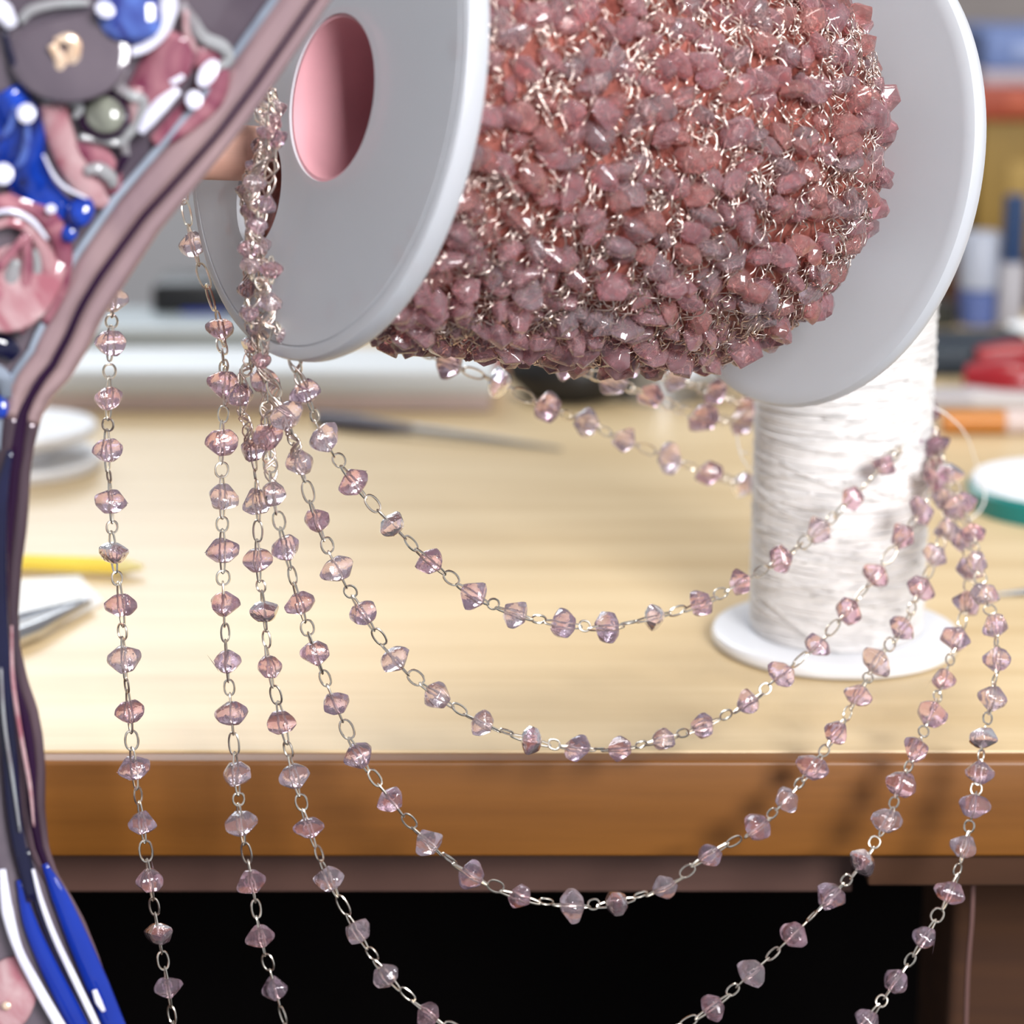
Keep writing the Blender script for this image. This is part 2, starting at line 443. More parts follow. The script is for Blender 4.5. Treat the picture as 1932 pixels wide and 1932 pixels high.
# things at the far right back, on a low shelf behind the table
SHY = 0.86
t = tag(empty('back_shelf', (0.25, SHY + 0.09, -0.75)), 'low brown shelf unit behind the table at the right', 'shelf')
part('shelf_board', MB().box((0.30, SHY + 0.09, -0.012), (0.50, 0.20, 0.014), 0, 0.001), M['leg'], t)
part('back_board', MB().box((0.30, SHY + 0.186, 0.10), (0.50, 0.008, 0.21)), C('shelf_back', (0.30, 0.27, 0.26), 0.8, var=0.15, vscale=12), t, False)
for sx in (0.055, 0.545):
    part('side_board', MB().box((sx, SHY + 0.09, -0.276), (0.012, 0.198, 0.95), 0, 0.001), M['leg'], t)
def stack_box(name, x0, x1, y0, y1, D, dep, m, label, cat, strip=None):
    a, b = PD(x0, y1, D), PD(x1, y0, D)
    t = tag(empty(name, ((a.x + b.x) / 2, D + dep / 2, a.z)), label, cat)
    part('body', MB().box(((a.x + b.x) / 2, D + dep / 2, (a.z + b.z) / 2), (b.x - a.x, dep, b.z - a.z), 0, 0.001), m, t)
    part('label_strip', MB().box(((a.x + b.x) / 2, D - 0.0004, (a.z * 0.5 + b.z * 0.5)), ((b.x - a.x) * 0.5, 0.001, (b.z - a.z) * 0.4), 0, 0.0002), strip or m, t)
    return t
DS = 0.91
och = C('ochre_box', (0.36, 0.22, 0.045), 0.6, var=0.25, vscale=30); och2 = C('ochre_strip', (0.42, 0.27, 0.07), 0.6)
yb = project(Vector((0.2, DS, -0.0045)))[1]
stack_box('cardboard_box', 1838, 2080, 228, yb, DS, 0.07, och, 'tall ochre box on the back shelf, bottom of the stack', 'box', och2)
stack_box('cardboard_box', 1836, 2080, 163, 227.5, DS - 0.003, 0.07, C('red_box', (0.36, 0.055, 0.02), 0.5), 'flat red-orange box lying on the ochre box', 'box', C('red_strip', (0.50, 0.10, 0.04), 0.5))
stack_box('cardboard_box', 1850, 2080, 132, 162.5, DS, 0.065, C('lilac_box', (0.46, 0.40, 0.44), 0.6), 'thin pinkish grey box between the blue and red ones', 'box', C('lilac_strip', (0.50, 0.43, 0.46), 0.6))
stack_box('cardboard_box', 1856, 2080, 62, 131.5, DS, 0.065, C('blue_box', (0.15, 0.22, 0.46), 0.5), 'pale blue box on top of the shelf stack', 'box', C('blue_strip', (0.30, 0.38, 0.62), 0.5))
p = Vector((PD(1906, 560, 0.80).x, 0.80, -0.0)); 
tp = PD(1906, 370, 0.80).z
p = Vector((PD(1906, 560, 0.74).x, 0.74, 0.0002)); tp = PD(1906, 368, 0.74).z
hh = tp - p.z
jar('bottle', p, 0.0042, hh, C('bottle_grey', (0.36, 0.35, 0.38), 0.4), C('navy_cap', (0.008, 0.035, 0.11), 0.4), 'slim pale bottle with tall navy cap at the right edge', 'bottle', 0.50, 0.80)
p = Vector((PD(1846, 560, 0.745).x, 0.745, 0.0002)); hh = PD(1846, 438, 0.745).z - p.z
jar('jar', p, 0.0062, hh, C('glue_blue', (0.09, 0.13, 0.32), 0.4), C('glue_white', (0.36, 0.39, 0.47), 0.4), 'blue jar with large pale lid beside the right flange', 'jar', 0.60, 1.0)
p = PT(1772, 614)
jar('jar', p, 0.0055, 0.008, C('ink_dark', (0.02, 0.022, 0.018), 0.3), C('ink_cap', (0.03, 0.03, 0.03), 0.4), 'tiny black ink jar near the lower right flange edge', 'jar')
p = PT(1945, 640)
t = tag(empty('small_dish', p), 'small white dish at the right edge behind the tool case', 'dish')
part('bowl', MB().lathe([(0.0001, 0), (0.004, 0), (0.0075, 0.004), (0.0072, 0.0043), (0.0035, 0.0008), (0.0001, 0.0008)], 28, p), wht, t)
part('foot_ring', MB().lathe([(0.0042, 0.0), (0.0046, 0.0003), (0.0042, 0.0008), (0.0038, 0.0003)], 24, p, closed=True), wht, t)

# ------------------------------------------------------------------ thread spool
TS = PT(1575, 1212); TSR = 0.0228; TBR = 0.0160; TH = 0.074
ts = tag(empty('thread_spool', TS), 'upright white spool of sewing thread standing on the table', 'thread spool')
def flange_prof(r, z0, z1, hole=0.004):
    e = min(0.0011, (z1 - z0) * 0.45)
    return [(hole, z0), (r - e, z0), (r - e * 0.3, z0 + e * 0.3), (r, z0 + e), (r, z1 - e), (r - e * 0.3, z1 - e * 0.3), (r - e, z1), (hole, z1)]
part('flange', MB().lathe(flange_prof(TSR, 0.0002, 0.0030), 96, TS, closed=True), M['white'], ts)
part('flange', MB().lathe(flange_prof(TSR * 0.80, TH - 0.003, TH), 96, TS, closed=True), M['white'], ts)
part('core', MB().lathe([(TBR - 0.0012, 0.0029), (TBR - 0.0006, 0.006), (TBR - 0.0006, TH - 0.006), (TBR - 0.0012, TH - 0.0029)], 64, TS), M['thread'], ts)
mb = MB()
for layer in range(3):
    turns = 112 - 22 * layer; n = 36
    pts = []
    for k in range(turns * n + 1):
        a = 2 * PI * k / n * (1 if layer != 1 else -1) + layer
        h = 0.0036 + (TH - 0.0072) * k / (turns * n)
        wob = 0.00022 * math.sin(k * 0.037 + layer) + 0.00016 * math.sin(k * 0.213 + 2 * layer)
        sl_ = (0.0, 0.0011, -0.0016)[layer] * math.sin(a * 1.0 + h * 90)
        rr = TBR - 0.00040 + layer * 0.00010 + 0.00010 * math.sin(k * 0.11) 
        pts.append(TS + Vector((rr * math.cos(a), rr * math.sin(a), min(max(h + wob + sl_, 0.0034), TH - 0.0034))))
    mb.tube(pts, 0.00027, 4)
o = part('thread_winding', mb, M['thread'], ts, 'all'); o['kind'] = 'stuff'
mb = MB()
for k in range(46):
    a0 = random.uniform(PI, 2 * PI); h0 = random.uniform(0.006, TH - 0.008); span = random.uniform(0.8, 1.7); dh = random.uniform(-0.006, 0.006)
    mb.tube([TS + Vector(((TBR + 0.0001) * math.cos(a0 + span * i / 14), (TBR + 0.0001) * math.sin(a0 + span * i / 14), min(max(h0 + dh * i / 14, 0.004), TH - 0.004))) for i in range(15)], 0.00016, 4)
o = part('crossing_threads', mb, M['thread'], ts, 'all'); o['kind'] = 'stuff'
mb = MB()
for k in range(240):
    a0 = random.uniform(0, 2 * PI); h0 = random.uniform(0.006, TH - 0.006)
    d = Vector((math.cos(a0), math.sin(a0), 0)); e = Vector((random.uniform(-1, 1), random.uniform(-1, 1), random.uniform(-1, 1))) * 0.0012
    b0 = TS + d * TBR + Vector((0, 0, h0))
    mb.tube([b0, b0 + d * 0.0006 + e * 0.5, b0 + d * 0.0009 + e], 0.00003, 3)
o = part('fuzz', mb, M['thread'], ts, 'all'); o['kind'] = 'stuff'
def loose_thread(pts, r, label, m=None):
    o = MB().tube(spline(pts, 8), r, 6).build('loose_thread', m or M['thread'], None, 'all')
    return tag(o, label, 'thread')
loose_thread([PD(1728, 690, 0.424), PD(1750, 715, 0.424), PD(1754, 760, 0.42), PD(1790, 785, 0.42), PD(1822, 820, 0.43), PD(1840, 868, 0.445), PD(1858, 930, 0.45), PD(1850, 962, 0.44), PD(1824, 985, 0.42)], 0.00016, 'thin white thread end curling off the right side of the thread spool')
loose_thread([PD(1412, 855, 0.424), PD(1396, 850, 0.42), PD(1390, 820, 0.42), PD(1398, 860, 0.418), PD(1414, 885, 0.421)], 0.00013, 'wispy thread loop at the left side of the thread spool')
loose_thread([TS + Vector((-0.0140, -0.0090, 0.011)), TS + Vector((-0.0075, -0.0158, 0.007)), TS + Vector((-0.001, -0.0172, 0.0036))], 0.00013, 'single thread crossing the base of the white thread winding')
loose_thread([PD(1836, 1668, 0.372), PD(1833, 1740, 0.372), PD(1826, 1830, 0.372), PD(1822, 1960, 0.372), PD(1824, 2050, 0.372)], 0.00042, 'brown thread hanging under the table edge at the right', C('brown_thread', (0.14, 0.07, 0.06), 0.8))

# ------------------------------------------------------------------ beads and wire shapes
def bead_mesh(name, m, k, dx=2.75, dy=2.2, dz=1.08, bev=0.00032):
    rnd = random.Random(100 + k)
    while True:
        pts = []
        n = rnd.choice((4, 5, 5, 6)); off = rnd.uniform(0, 6.28); sk = rnd.uniform(-0.25, 0.25)
        for i in range(n):
            a = off + 2 * PI * i / n + rnd.uniform(-0.28, 0.28); zc = (rnd.uniform(-0.35, 0.35) + sk) * dz
            for q in (-1, 1):
                r = rnd.uniform(0.82, 1.05)
                pts.append(Vector((dx * r * math.cos(a), dy * r * math.sin(a), zc + q * rnd.uniform(0.25, 0.75) * dz)))
        for s in (-1, 1):
            mm = rnd.choice((3, 3, 4)); o2 = rnd.uniform(0, 6.28); rr = rnd.uniform(0.75, 1.25)
            for i in range(mm):
                a = o2 + 2 * PI * i / mm + rnd.uniform(-0.2, 0.2)
                pts.append(Vector((rr * math.cos(a) * 0.42 * dx, rr * math.sin(a) * 0.42 * dy, s * rnd.uniform(1.35, 1.9) * dz)))
        bm = bmesh.new()
        for p in pts: bm.verts.new(p * 0.001)
        r = bmesh.ops.convex_hull(bm, input=bm.verts[:])
        dead = [g for g in set(r['geom_interior']) | set(r['geom_unused']) if isinstance(g, bmesh.types.BMVert)]
        if dead: bmesh.ops.delete(bm, geom=dead, context='VERTS')
        bmesh.ops.dissolve_limit(bm, angle_limit=math.radians(16), verts=bm.verts[:], edges=bm.edges[:])
        bmesh.ops.bevel(bm, geom=bm.edges[:], offset=bev, segments=2, profile=0.6, affect='EDGES')
        bmesh.ops.recalc_face_normals(bm, faces=bm.faces[:])
        me = bpy.data.meshes.new(name); bm.to_mesh(me); bm.free()
        me.materials.append(m)
        for p in me.polygons: p.use_smooth = p.area < 0.35e-6 * (bev / 0.00032)
        me.set_sharp_from_angle(angle=math.radians(26))
        return me
NB = 12
hang = [[bead_mesh('chip_bead', M[mm], k) for k in range(NB)] for mm in ('bead0', 'bead1', 'bead2')]
wound = [bead_mesh('wound_chip_bead', M[('wbead', 'wbead2', 'wbead', 'wbead3')[k % 4]], 40 + k, *((2.9, 2.2, 1.0), (3.1, 1.6, 1.2), (2.8, 2.7, 0.8))[k % 3], 0.00014) for k in range(NB + 6)]
WR = 0.00018
def oval(L, W, r=WR, n=16, sides=6, twist=0.0, open_=0.0):
    """closed wire loop with straight-ish sides, along Z"""
    pts = []
    for i in range(n):
        a = 2 * PI * i / n
        x, z = W / 2 * math.sin(a) * (abs(math.sin(a)) ** -0.25 if abs(math.sin(a)) > 1e-6 else 0), -L / 2 * math.cos(a)
        pts.append(Vector((x * math.cos(twist * z), x * math.sin(twist * z), z)))
    return MB().tube(pts, r, sides, True)
pin_mesh = [oval(1.0, 0.00062 + 0.0001 * k, n=20).mesh('wire_pin', M['wire']) for k in range(3)]
def rescale(mb, L):
    return mb
pins = {}; rings = {}
def pin_for(L, k):
    L = round(L * 5000) / 5000
    if (L, k) not in pins: pins[(L, k)] = oval(L, 0.00062 + 0.00013 * k, n=20).mesh('wire_pin', M['wire'])
    return pins[(L, k)]
def ring_for(L, k):
    L = round(L * 5000) / 5000
    if (L, k) not in rings: rings[(L, k)] = oval(L, min(0.00150 + 0.00022 * k, L * 0.92), n=18).mesh('wire_ring', M['wire'])
    return rings[(L, k)]

def strand(name, beads, label, extra_start=True, group='pink bead strands'):
    """beads: list of (x, y, D, show) ; show False = only the wire passes there"""
    pts = [PD(x, y, d) for (x, y, d) in beads]
    root = tag(empty(name, pts[len(pts) // 2]), label, 'bead strand', group)
    n = len(pts)
    for i, p in enumerate(pts):
        t = pts[min(i + 1, n - 1)] - pts[max(i - 1, 0)]
        # tilt every bead a little against its wire
        j = Vector((random.uniform(-1, 1), random.uniform(-1, 1), random.uniform(-1, 1))) * 0.16
        tt = (t.normalized() + j)
        sc = random.uniform(0.92, 1.10)
        if group.startswith('back'): sc *= 1.12
        if 420 < beads[i][0] < 560 and beads[i][1] < 690: sc *= 0.72
        R = frame_from(tt, random.choice((0, PI)) + random.gauss(0, 0.45))
        me = random.choice(random.choice(hang))
        bd = link_mesh('bead', me, root, Matrix.Translation(p) @ R @ Matrix.Scale(sc, 4))
        dn = [(pts[i + 1] - p).length] if i < n - 1 else []
        dn += [(p - pts[i - 1]).length] if i else []
        L = min(0.0067, max(0.0042, min(dn) - 0.0012)) + random.uniform(-0.0002, 0.0003)
        link_mesh('wire_pin', pin_for(L, random.randrange(3)), bd, Matrix.Translation(p) @ frame_from(t, random.uniform(0, PI)))
        if i < n - 1:
            d = pts[i + 1] - p; gap = d.length - min(0.0067, max(0.0042, d.length - 0.0012))
            u = d.normalized()
            m_ = p + d * 0.5
            if gap > 0.0006:
                cnt = max(1, int(gap / 0.0027 + 0.35)); q = gap / cnt
                for c in range(cnt):
                    k = random.randrange(3)
                    link_mesh('wire_ring', ring_for(max(0.0015, q + 0.0007), k), root, Matrix.Translation(m_ + u * (c - (cnt - 1) / 2) * q) @ frame_from(d, random.gauss(0, 0.7)))
    return root
def lerp_d(pts, d0, d1):
    n = len(pts) - 1
    return [(x, y, d0 + (d1 - d0) * i / n) for i, (x, y) in enumerate(pts)]
def dprof(pts, prof):
    """distance given at bead indices, linear between"""
    out = []
    for i, (x, y) in enumerate(pts):
        for (i0, d0), (i1, d1) in zip(prof, prof[1:]):
            if i0 <= i <= i1:
                out.append((x, y, d0 + (d1 - d0) * (i - i0) / (i1 - i0))); break
    return out

A = [(213, 565), (208, 648), (205, 752), (202, 850), (209, 947), (214, 1042), (228, 1140), (234, 1243), (244, 1343), (253, 1450), (268, 1551), (283, 1660), (299, 1761), (317, 1863), (332, 1965), (345, 2070)]
strand('bead_strand', dprof(A, [(0, 0.338), (15, 0.334)]), 'leftmost pink bead strand, hanging straight down beside the glass flask')
Bs = [(330, 300), (365, 462), (416, 620), (425, 728), (418, 835), (419, 938), (420, 1040), (422, 1140), (428, 1247), (437, 1347), (446, 1460), (455, 1555), (475, 1663), (492, 1766), (519, 1865), (548, 1965), (590, 2060), (650, 2150), (730, 2230), (830, 2290), (940, 2325), (1050, 2335), (1160, 2320), (1270, 2280), (1370, 2220), (1455, 2145), (1525, 2070), (1585, 1995), (1637, 1925), (1690, 1852), (1744, 1770), (1793, 1683), (1820, 1598), (1837, 1520), (1847, 1457), (1855, 1393), (1871, 1318), (1882, 1245), (1877, 1180), (1858, 1122), (1842, 1062), (1836, 1005), (1812, 950), (1792, 895), (1768, 840), (1752, 780), (1735, 740)]
strand('bead_strand', dprof(Bs, [(0, 0.366), (2, 0.356), (3, 0.343), (14, 0.338), (28, 0.338), (35, 0.350), (38, 0.362), (42, 0.395), (46, 0.432)]), 'bead strand second from the left that returns as the rightmost one at the right')
Cs = [(430, 70), (480, 130), (520, 205), (492, 282), (464, 362), (478, 440), (468, 545), (476, 650), (455, 745), (476, 847), (486, 945), (487, 1058), (498, 1153), (508, 1258), (533, 1364), (555, 1464), (583, 1563), (621, 1658), (674, 1758), (730, 1840), (808, 1912), (905, 1975), (1010, 2010), (1120, 2012), (1225, 1975), (1345, 1900), (1420, 1835), (1497, 1764), (1567, 1693), (1627, 1628), (1673, 1550), (1700, 1478), (1728, 1415), (1757, 1345), (1780, 1283), (1804, 1207), (1826, 1138), (1830, 1075), (1822, 1018), (1800, 960), (1775, 905), (1758, 850), (1742, 800)]
dC = dprof(Cs, [(0, 0.352), (2, 0.338), (6, 0.342), (9, 0.341), (20, 0.338), (25, 0.338), (32, 0.350), (35, 0.366), (38, 0.395), (42, 0.428)])
rC = strand('bead_strand', dC, 'lowest swag of pink beads crossing the black gap under the table')
Ds = [(440, 90), (488, 150), (512, 228), (484, 318), (472, 400), (490, 462), (500, 535), (486, 622), (500, 720), (505, 825), (515, 930), (538, 1035), (565, 1137), (595, 1232), (632, 1327), (677, 1425), (738, 1510), (806, 1588), (888, 1651), (982, 1693), (1078, 1709), (1162, 1703), (1255, 1673), (1339, 1613), (1430, 1562), (1484, 1507), (1532, 1449), (1578, 1383), (1620, 1310), (1655, 1247), (1702, 1185), (1738, 1112), (1764, 1050), (1786, 1000), (1785, 940), (1765, 880), (1750, 820)]
dD = dprof(Ds, [(0, 0.352), (2, 0.335), (6, 0.338), (10, 0.336), (20, 0.342), (27, 0.352), (31, 0.375), (33, 0.395), (36, 0.420)])
rD = strand('bead_strand', dD, 'bead swag whose lowest beads hang just below the brown table edge')
Es = [(425, 100), (474, 168), (505, 250), (478, 345), (485, 425), (472, 500), (508, 570), (494, 680), (540, 785), (565, 873), (598, 983), (637, 1075), (685, 1157), (745, 1245), (824, 1312), (910, 1364), (1001, 1397), (1090, 1412), (1168, 1413), (1250, 1396), (1327, 1370), (1412, 1327), (1475, 1272), (1542, 1217), (1600, 1152), (1652, 1085), (1703, 1012), (1738, 962), (1762, 905), (1760, 845), (1745, 790)]
dE = dprof(Es, [(0, 0.352), (2, 0.332), (6, 0.333), (10, 0.338), (17, 0.346), (22, 0.356), (26, 0.385), (30, 0.424)])
rE = strand('bead_strand', dE, 'middle bead swag with its lowest beads in front of the table top edge')
Fs = [(450, 110), (496, 182), (518, 262), (500, 385), (468, 470), (512, 510), (470, 592), (537, 632), (576, 740), (612, 827), (667, 910), (739, 990), (812, 1060), (891, 1121), (970, 1158), (1062, 1178), (1144, 1184), (1233, 1165), (1322, 1140), (1397, 1100), (1475, 1055), (1545, 1002), (1608, 940), (1668, 878), (1718, 828), (1745, 770)]
dF = dprof(Fs, [(0, 0.352), (2, 0.333), (7, 0.333), (11, 0.340), (16, 0.352), (20, 0.372), (23, 0.400), (25, 0.426)])
rF = strand('bead_strand', dF, 'topmost bead swag crossing the white thread spool')
def bundle_wire(root, pl, m):
    c = spline([PD(x, y, d) for x, y, d in pl], 14); mbw = MB(); n = len(c)
    for q in range(2):
        f0 = random.uniform(0, 6.28)
        mbw.tube([p + Vector((math.sin(f0 + i * 0.75), 0.6 * math.cos(f0 + i * 0.6), 0.3 * math.sin(i * 0.9))) * 0.0009 for i, p in enumerate(c)], 0.00014, 5)
    part('twisted_wire', mbw, m, root, 'all')
for rt, pl in ((rC, dC[:10]), (rD, dD[:11]), (rE, dE[:10]), (rF, dF[:9])):
    bundle_wire(rt, pl, M['wire2']); bundle_wire(rt, pl, M['wire2'])
H1 = [(700, 612), (765, 645), (845, 685), (941, 722), (1033, 770), (1105, 798), (1178, 831), (1262, 864), (1338, 893), (1402, 914), (1470, 930), (1540, 935)]
strand('bead_strand', dprof(H1, [(0, 0.378), (8, 0.412), (9, 0.428), (11, 0.450)]), 'lowest back strand sloping from the white flange to behind the thread spool', group='back bead strands')
H2 = [(985, 640), (1070, 690), (1160, 720), (1228, 748), (1325, 790), (1400, 795), (1480, 810), (1560, 815)]
strand('bead_strand', dprof(H2, [(0, 0.378), (4, 0.412), (5, 0.430), (7, 0.450)]), 'middle back strand of beads hanging out of the winding', group='back bead strands')
H3 = [(1100, 640), (1190, 690), (1275, 717), (1350, 740), (1405, 768), (1480, 775), (1560, 770)]
strand('bead_strand', dprof(H3, [(0, 0.384), (3, 0.416), (4, 0.436), (6, 0.456)]), 'upper back strand of beads disappearing behind the right flange', group='back bead strands')

# ------------------------------------------------------------------ bead spool
ZL = 0.335; K = ZL / 0.300
th, ph = 0.605, 0.046
ncam = Vector((math.cos(th) * math.cos(ph), math.sin(ph), math.sin(th) * math.cos(ph)))   # right, down, forward
AX = Vector((1, 0, 0)) * ncam.x + Vector((0, -SP, -CP)) * ncam.y + Vector((0, CP, -SP)) * ncam.z
AX.normalize()
SO = P(636.4, 165.4, ZL)          # centre of the left flange's inner edge
SR = 0.034667 * K; SL = 0.078483 * K
sp = tag(empty('bead_spool', SO), 'large white plastic spool lying on its side, holding the pink winding', 'spool')
T = 0.0036
def disc_prof(r, z0, z1, bore, e=0.0009, groove=None):
    pr = [(bore, z0), (r - 0.0026, z0)]
    if groove == 0: pr += [(r - 0.0022, z0), (r - 0.0020, z0 + 0.0003), (r - 0.0018, z0)]
    pr += [(r - e, z0), (r - e * 0.3, z0 + e * 0.3), (r, z0 + e), (r, z1 - e), (r - e * 0.3, z1 - e * 0.3), (r - e, z1)]
    pr += [(bore, z1)]
    return pr
BORE = 0.0116
def evaluated(o):
    dg = bpy.context.evaluated_depsgraph_get(); dg.update()
    return bpy.data.meshes.new_from_object(o.evaluated_get(dg))
# left flange with an oval slot, cut by a boolean
fl_me = MB().lathe(disc_prof(SR, -T, 0.0, 0.0005, groove=0), 128, SO, AX, closed=True).mesh('flange', M['frost'])
fo = bpy.data.objects.new('flange_raw', fl_me); col.objects.link(fo)
def on_plane(x, y, s):
    c = SO + AX * s
    d = (P(x, y, 1.0) - CAM); t = (c - CAM).dot(AX) / d.dot(AX)
    return CAM + d * t
hc = on_plane(488, 361, -T)
upv = (Vector((0, 0, 1)) - AX * AX.z).normalized(); sdv = AX.cross(upv)
BO = on_plane(624, 184, -T) - (SO - AX * T)      # the bore sits a little off centre
cut = MB()
seg = 64
ringv = []
for s in (-0.004, 0.006):
    ringv += [hc + AX * s + upv * math.cos(2 * PI * j / seg) * 0.0080 + sdv * math.sin(2 * PI * j / seg) * 0.0066 for j in range(seg)]
bv = []
for s in (-0.004, 0.006):
    bv += [SO + BO + AX * s + upv * math.cos(2 * PI * j / seg) * BORE + sdv * math.sin(2 * PI * j / seg) * BORE for j in range(seg)]
cyl = [list(range(seg))[::-1], [seg + j for j in range(seg)]] + [[j, (j + 1) % seg, seg + (j + 1) % seg, seg + j] for j in range(seg)]
cut.add(bv, cyl)
cut.add(ringv, [list(range(seg))[::-1], [seg + j for j in range(seg)]] + [[j, (j + 1) % seg, seg + (j + 1) % seg, seg + j] for j in range(seg)])
co = bpy.data.objects.new('cutter', cut.mesh('cutter', M['frost'], False)); col.objects.link(co)
md = fo.modifiers.new('b', 'BOOLEAN'); md.operation = 'DIFFERENCE'; md.object = co; md.solver = 'EXACT'
me2 = evaluated(fo)
me2.name = 'flange'
bpy.data.objects.remove(fo); bpy.data.objects.remove(co)
for p_ in me2.polygons: p_.use_smooth = True
me2.set_sharp_from_angle(angle=math.radians(38))
fb = link_mesh('flange', me2, sp); fb['label'] = 'near flange with round bore and oval slot'
part('flange', MB().lathe(disc_prof(SR, SL - 0.0014, SL + 0.0018, BORE, 0.0013), 128, SO, AX, closed=True), M['frost'], sp)
part('core_tube', MB().lathe([(BORE - 0.0005, -T + 0.0004), (BORE + 0.0010, -T + 0.0004), (BORE + 0.0010, SL), (BORE - 0.0005, SL)], 64, SO + BO, AX, closed=True), M['core'], sp)

# winding: barrel of rose wire with chips
PROF = [(0.0, 0.865), (0.06, 0.87), (0.2, 0.885), (0.45, 0.90), (0.7, 0.885), (0.82, 0.84), (0.89, 0.76), (0.94, 0.66), (0.985, 0.50)]
def rad(s):
    for (a, ra), (b, rb) in zip(PROF, PROF[1:]):
        if a <= s <= b: return (ra + (rb - ra) * (s - a) / (b - a)) * SR
    return PROF[-1][1] * SR
S0, S1 = 0.0004, SL - 0.0022
wd = tag(empty('wound_bead_chain', SO + AX * SL * 0.5), 'thick glittering winding of pink chip beads and rose wire on the white spool', 'bead winding')
U = AX.orthogonal().normalized(); W = AX.cross(U)
def wp(s, a, dr=0.0):
    r = rad(s) + dr
    return SO + AX * (S0 + (S1 - S0) * s) + (U * math.cos(a) + W * math.sin(a)) * r
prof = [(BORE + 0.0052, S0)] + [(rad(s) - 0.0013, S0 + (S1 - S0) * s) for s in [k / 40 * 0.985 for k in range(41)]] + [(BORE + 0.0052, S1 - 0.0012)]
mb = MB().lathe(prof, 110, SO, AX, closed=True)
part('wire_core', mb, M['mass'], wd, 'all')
cand = []
rows = 31
for r_ in range(rows):
    s = (r_ + 0.5) / rows * 0.985
    nb = max(12, int(2 * PI * rad(s) / 0.0056)); o_ = random.uniform(0, 6.28)
    for k in range(nb):
        a = o_ + 2 * PI * (k + random.uniform(-0.28, 0.28)) / nb
        ss = min(max(s + random.uniform(-0.014, 0.014), 0.01), 0.975)
        dr = random.uniform(-0.0016, 0.0007)
        p = wp(ss, a, dr)
        nrm = (U * math.cos(a) + W * math.sin(a)); tg = AX.cross(nrm)
        x, y, z = project(p)
        vis = nrm.dot((CAM - p).normalized())
        if not (-60 < x < 1990 and -60 < y < 900): vis = -2
        # behind the near flange?
        cand.append((vis, p, nrm, tg))
cand.sort(key=lambda c: -c[0])
far = MB()
nvis = 0
for i, (vis, p, nrm, tg) in enumerate(cand):
    t = tg + AX * random.uniform(-0.9, 0.9) + nrm * random.uniform(-0.45, 0.45)
    z_ = t.normalized(); x_ = (AX - z_ * AX.dot(z_)).normalized(); y_ = z_.cross(x_)
    R = Matrix((x_, y_, z_)).transposed().to_4x4() @ Matrix.Rotation(random.uniform(-1.6, 1.6), 4, 'Z')
    Mx = Matrix.Translation(p) @ R @ Matrix.Scale(random.uniform(0.80, 1.12), 4)
    me = random.choice(wound)
    if i < 300:
        link_mesh('bead', me, wd, Mx)
    elif vis > -0.35 or i % 2 == 0:
        far.add([Mx @ v.co for v in me.vertices], [list(q.vertices) for q in me.polygons])
o = part('further_beads', far, M['wbead'], wd, True); o['kind'] = 'stuff'
mb = MB()
for k in range(5000):
    s = random.uniform(0.01, 0.975); a0 = random.uniform(0, 2 * PI)
    p = wp(s, a0)
    nrm = (U * math.cos(a0) + W * math.sin(a0))
    if nrm.dot((CAM - p).normalized()) < -0.25: continue
    span = random.uniform(0.06, 0.20) * random.choice((1, 1, 1, 1.7)); n = 9
    ph1, am = random.uniform(0, 6.28), random.uniform(0.003, 0.012); sl_ = random.uniform(-0.03, 0.03)
    base = random.uniform(-0.0010, 0.0006)
    fr = random.uniform(1.0, 2.6)
    mb.tube([wp(min(max(s + am * math.sin(ph1 + i / n * 6.28 * fr) + sl_ * i / n, 0.005), 0.982), a0 + span * i / n, base + 0.0006 * math.sin(ph1 * 2 + i / n * 6.28 * fr)) for i in range(n + 1)], random.choice((0.00008, 0.00011, 0.00014)), 4)
for k in range(160):
    s = random.uniform(0.02, 0.97); a0 = random.uniform(0, 2 * PI); p = wp(s, a0, random.uniform(0, 0.0009))
    nrm = (U * math.cos(a0) + W * math.sin(a0)); tg = AX.cross(nrm)
    if nrm.dot((CAM - p).normalized()) < -0.1: continue
    e1 = (tg + nrm * random.uniform(-0.4, 0.6)).normalized(); e2 = (AX + nrm * random.uniform(-0.5, 0.5)).normalized()
    L_, W_ = random.uniform(0.0009, 0.0016), random.uniform(0.0005, 0.0009)
    mb.tube([p + e1 * L_ * math.cos(6.283 * i / 12) + e2 * W_ * math.sin(6.283 * i / 12) for i in range(12)], 0.00011, 4, True)
o = part('wire_strands', mb, M['wire2'], wd, 'all'); o['kind'] = 'stuff'

# wooden peg through the slot
pg0, pg1 = hc - AX * 0.001 + upv * 0.0046 - sdv * 0.0, PD(-420, 262, 0.350)
a_ = P(500, 290, 0.3455); b_ = PD(-1150, 240, 0.338)
t = tag(empty('wooden_peg', b_), 'peach wooden peg reaching from behind the flask to the near flange', 'peg')
part('shaft', MB().tube([a_ + (b_ - a_) * 0.02, b_], 0.0040, 28), M['dowel'], t)
part('rounded_end', MB().tube([a_ + (b_ - a_) * 0.021, a_ + (b_ - a_) * 0.004, a_], [0.0040, 0.0039, 0.0030], 28), M['dowel'], t)
mb = MB().box((b_.x - 0.004, b_.y, (b_.z - 0.74) / 2 + 0.004), (0.018, 0.018, b_.z + 0.75 + 0.016), 0, 0.001)
part('post', mb, M['dowel'], t)

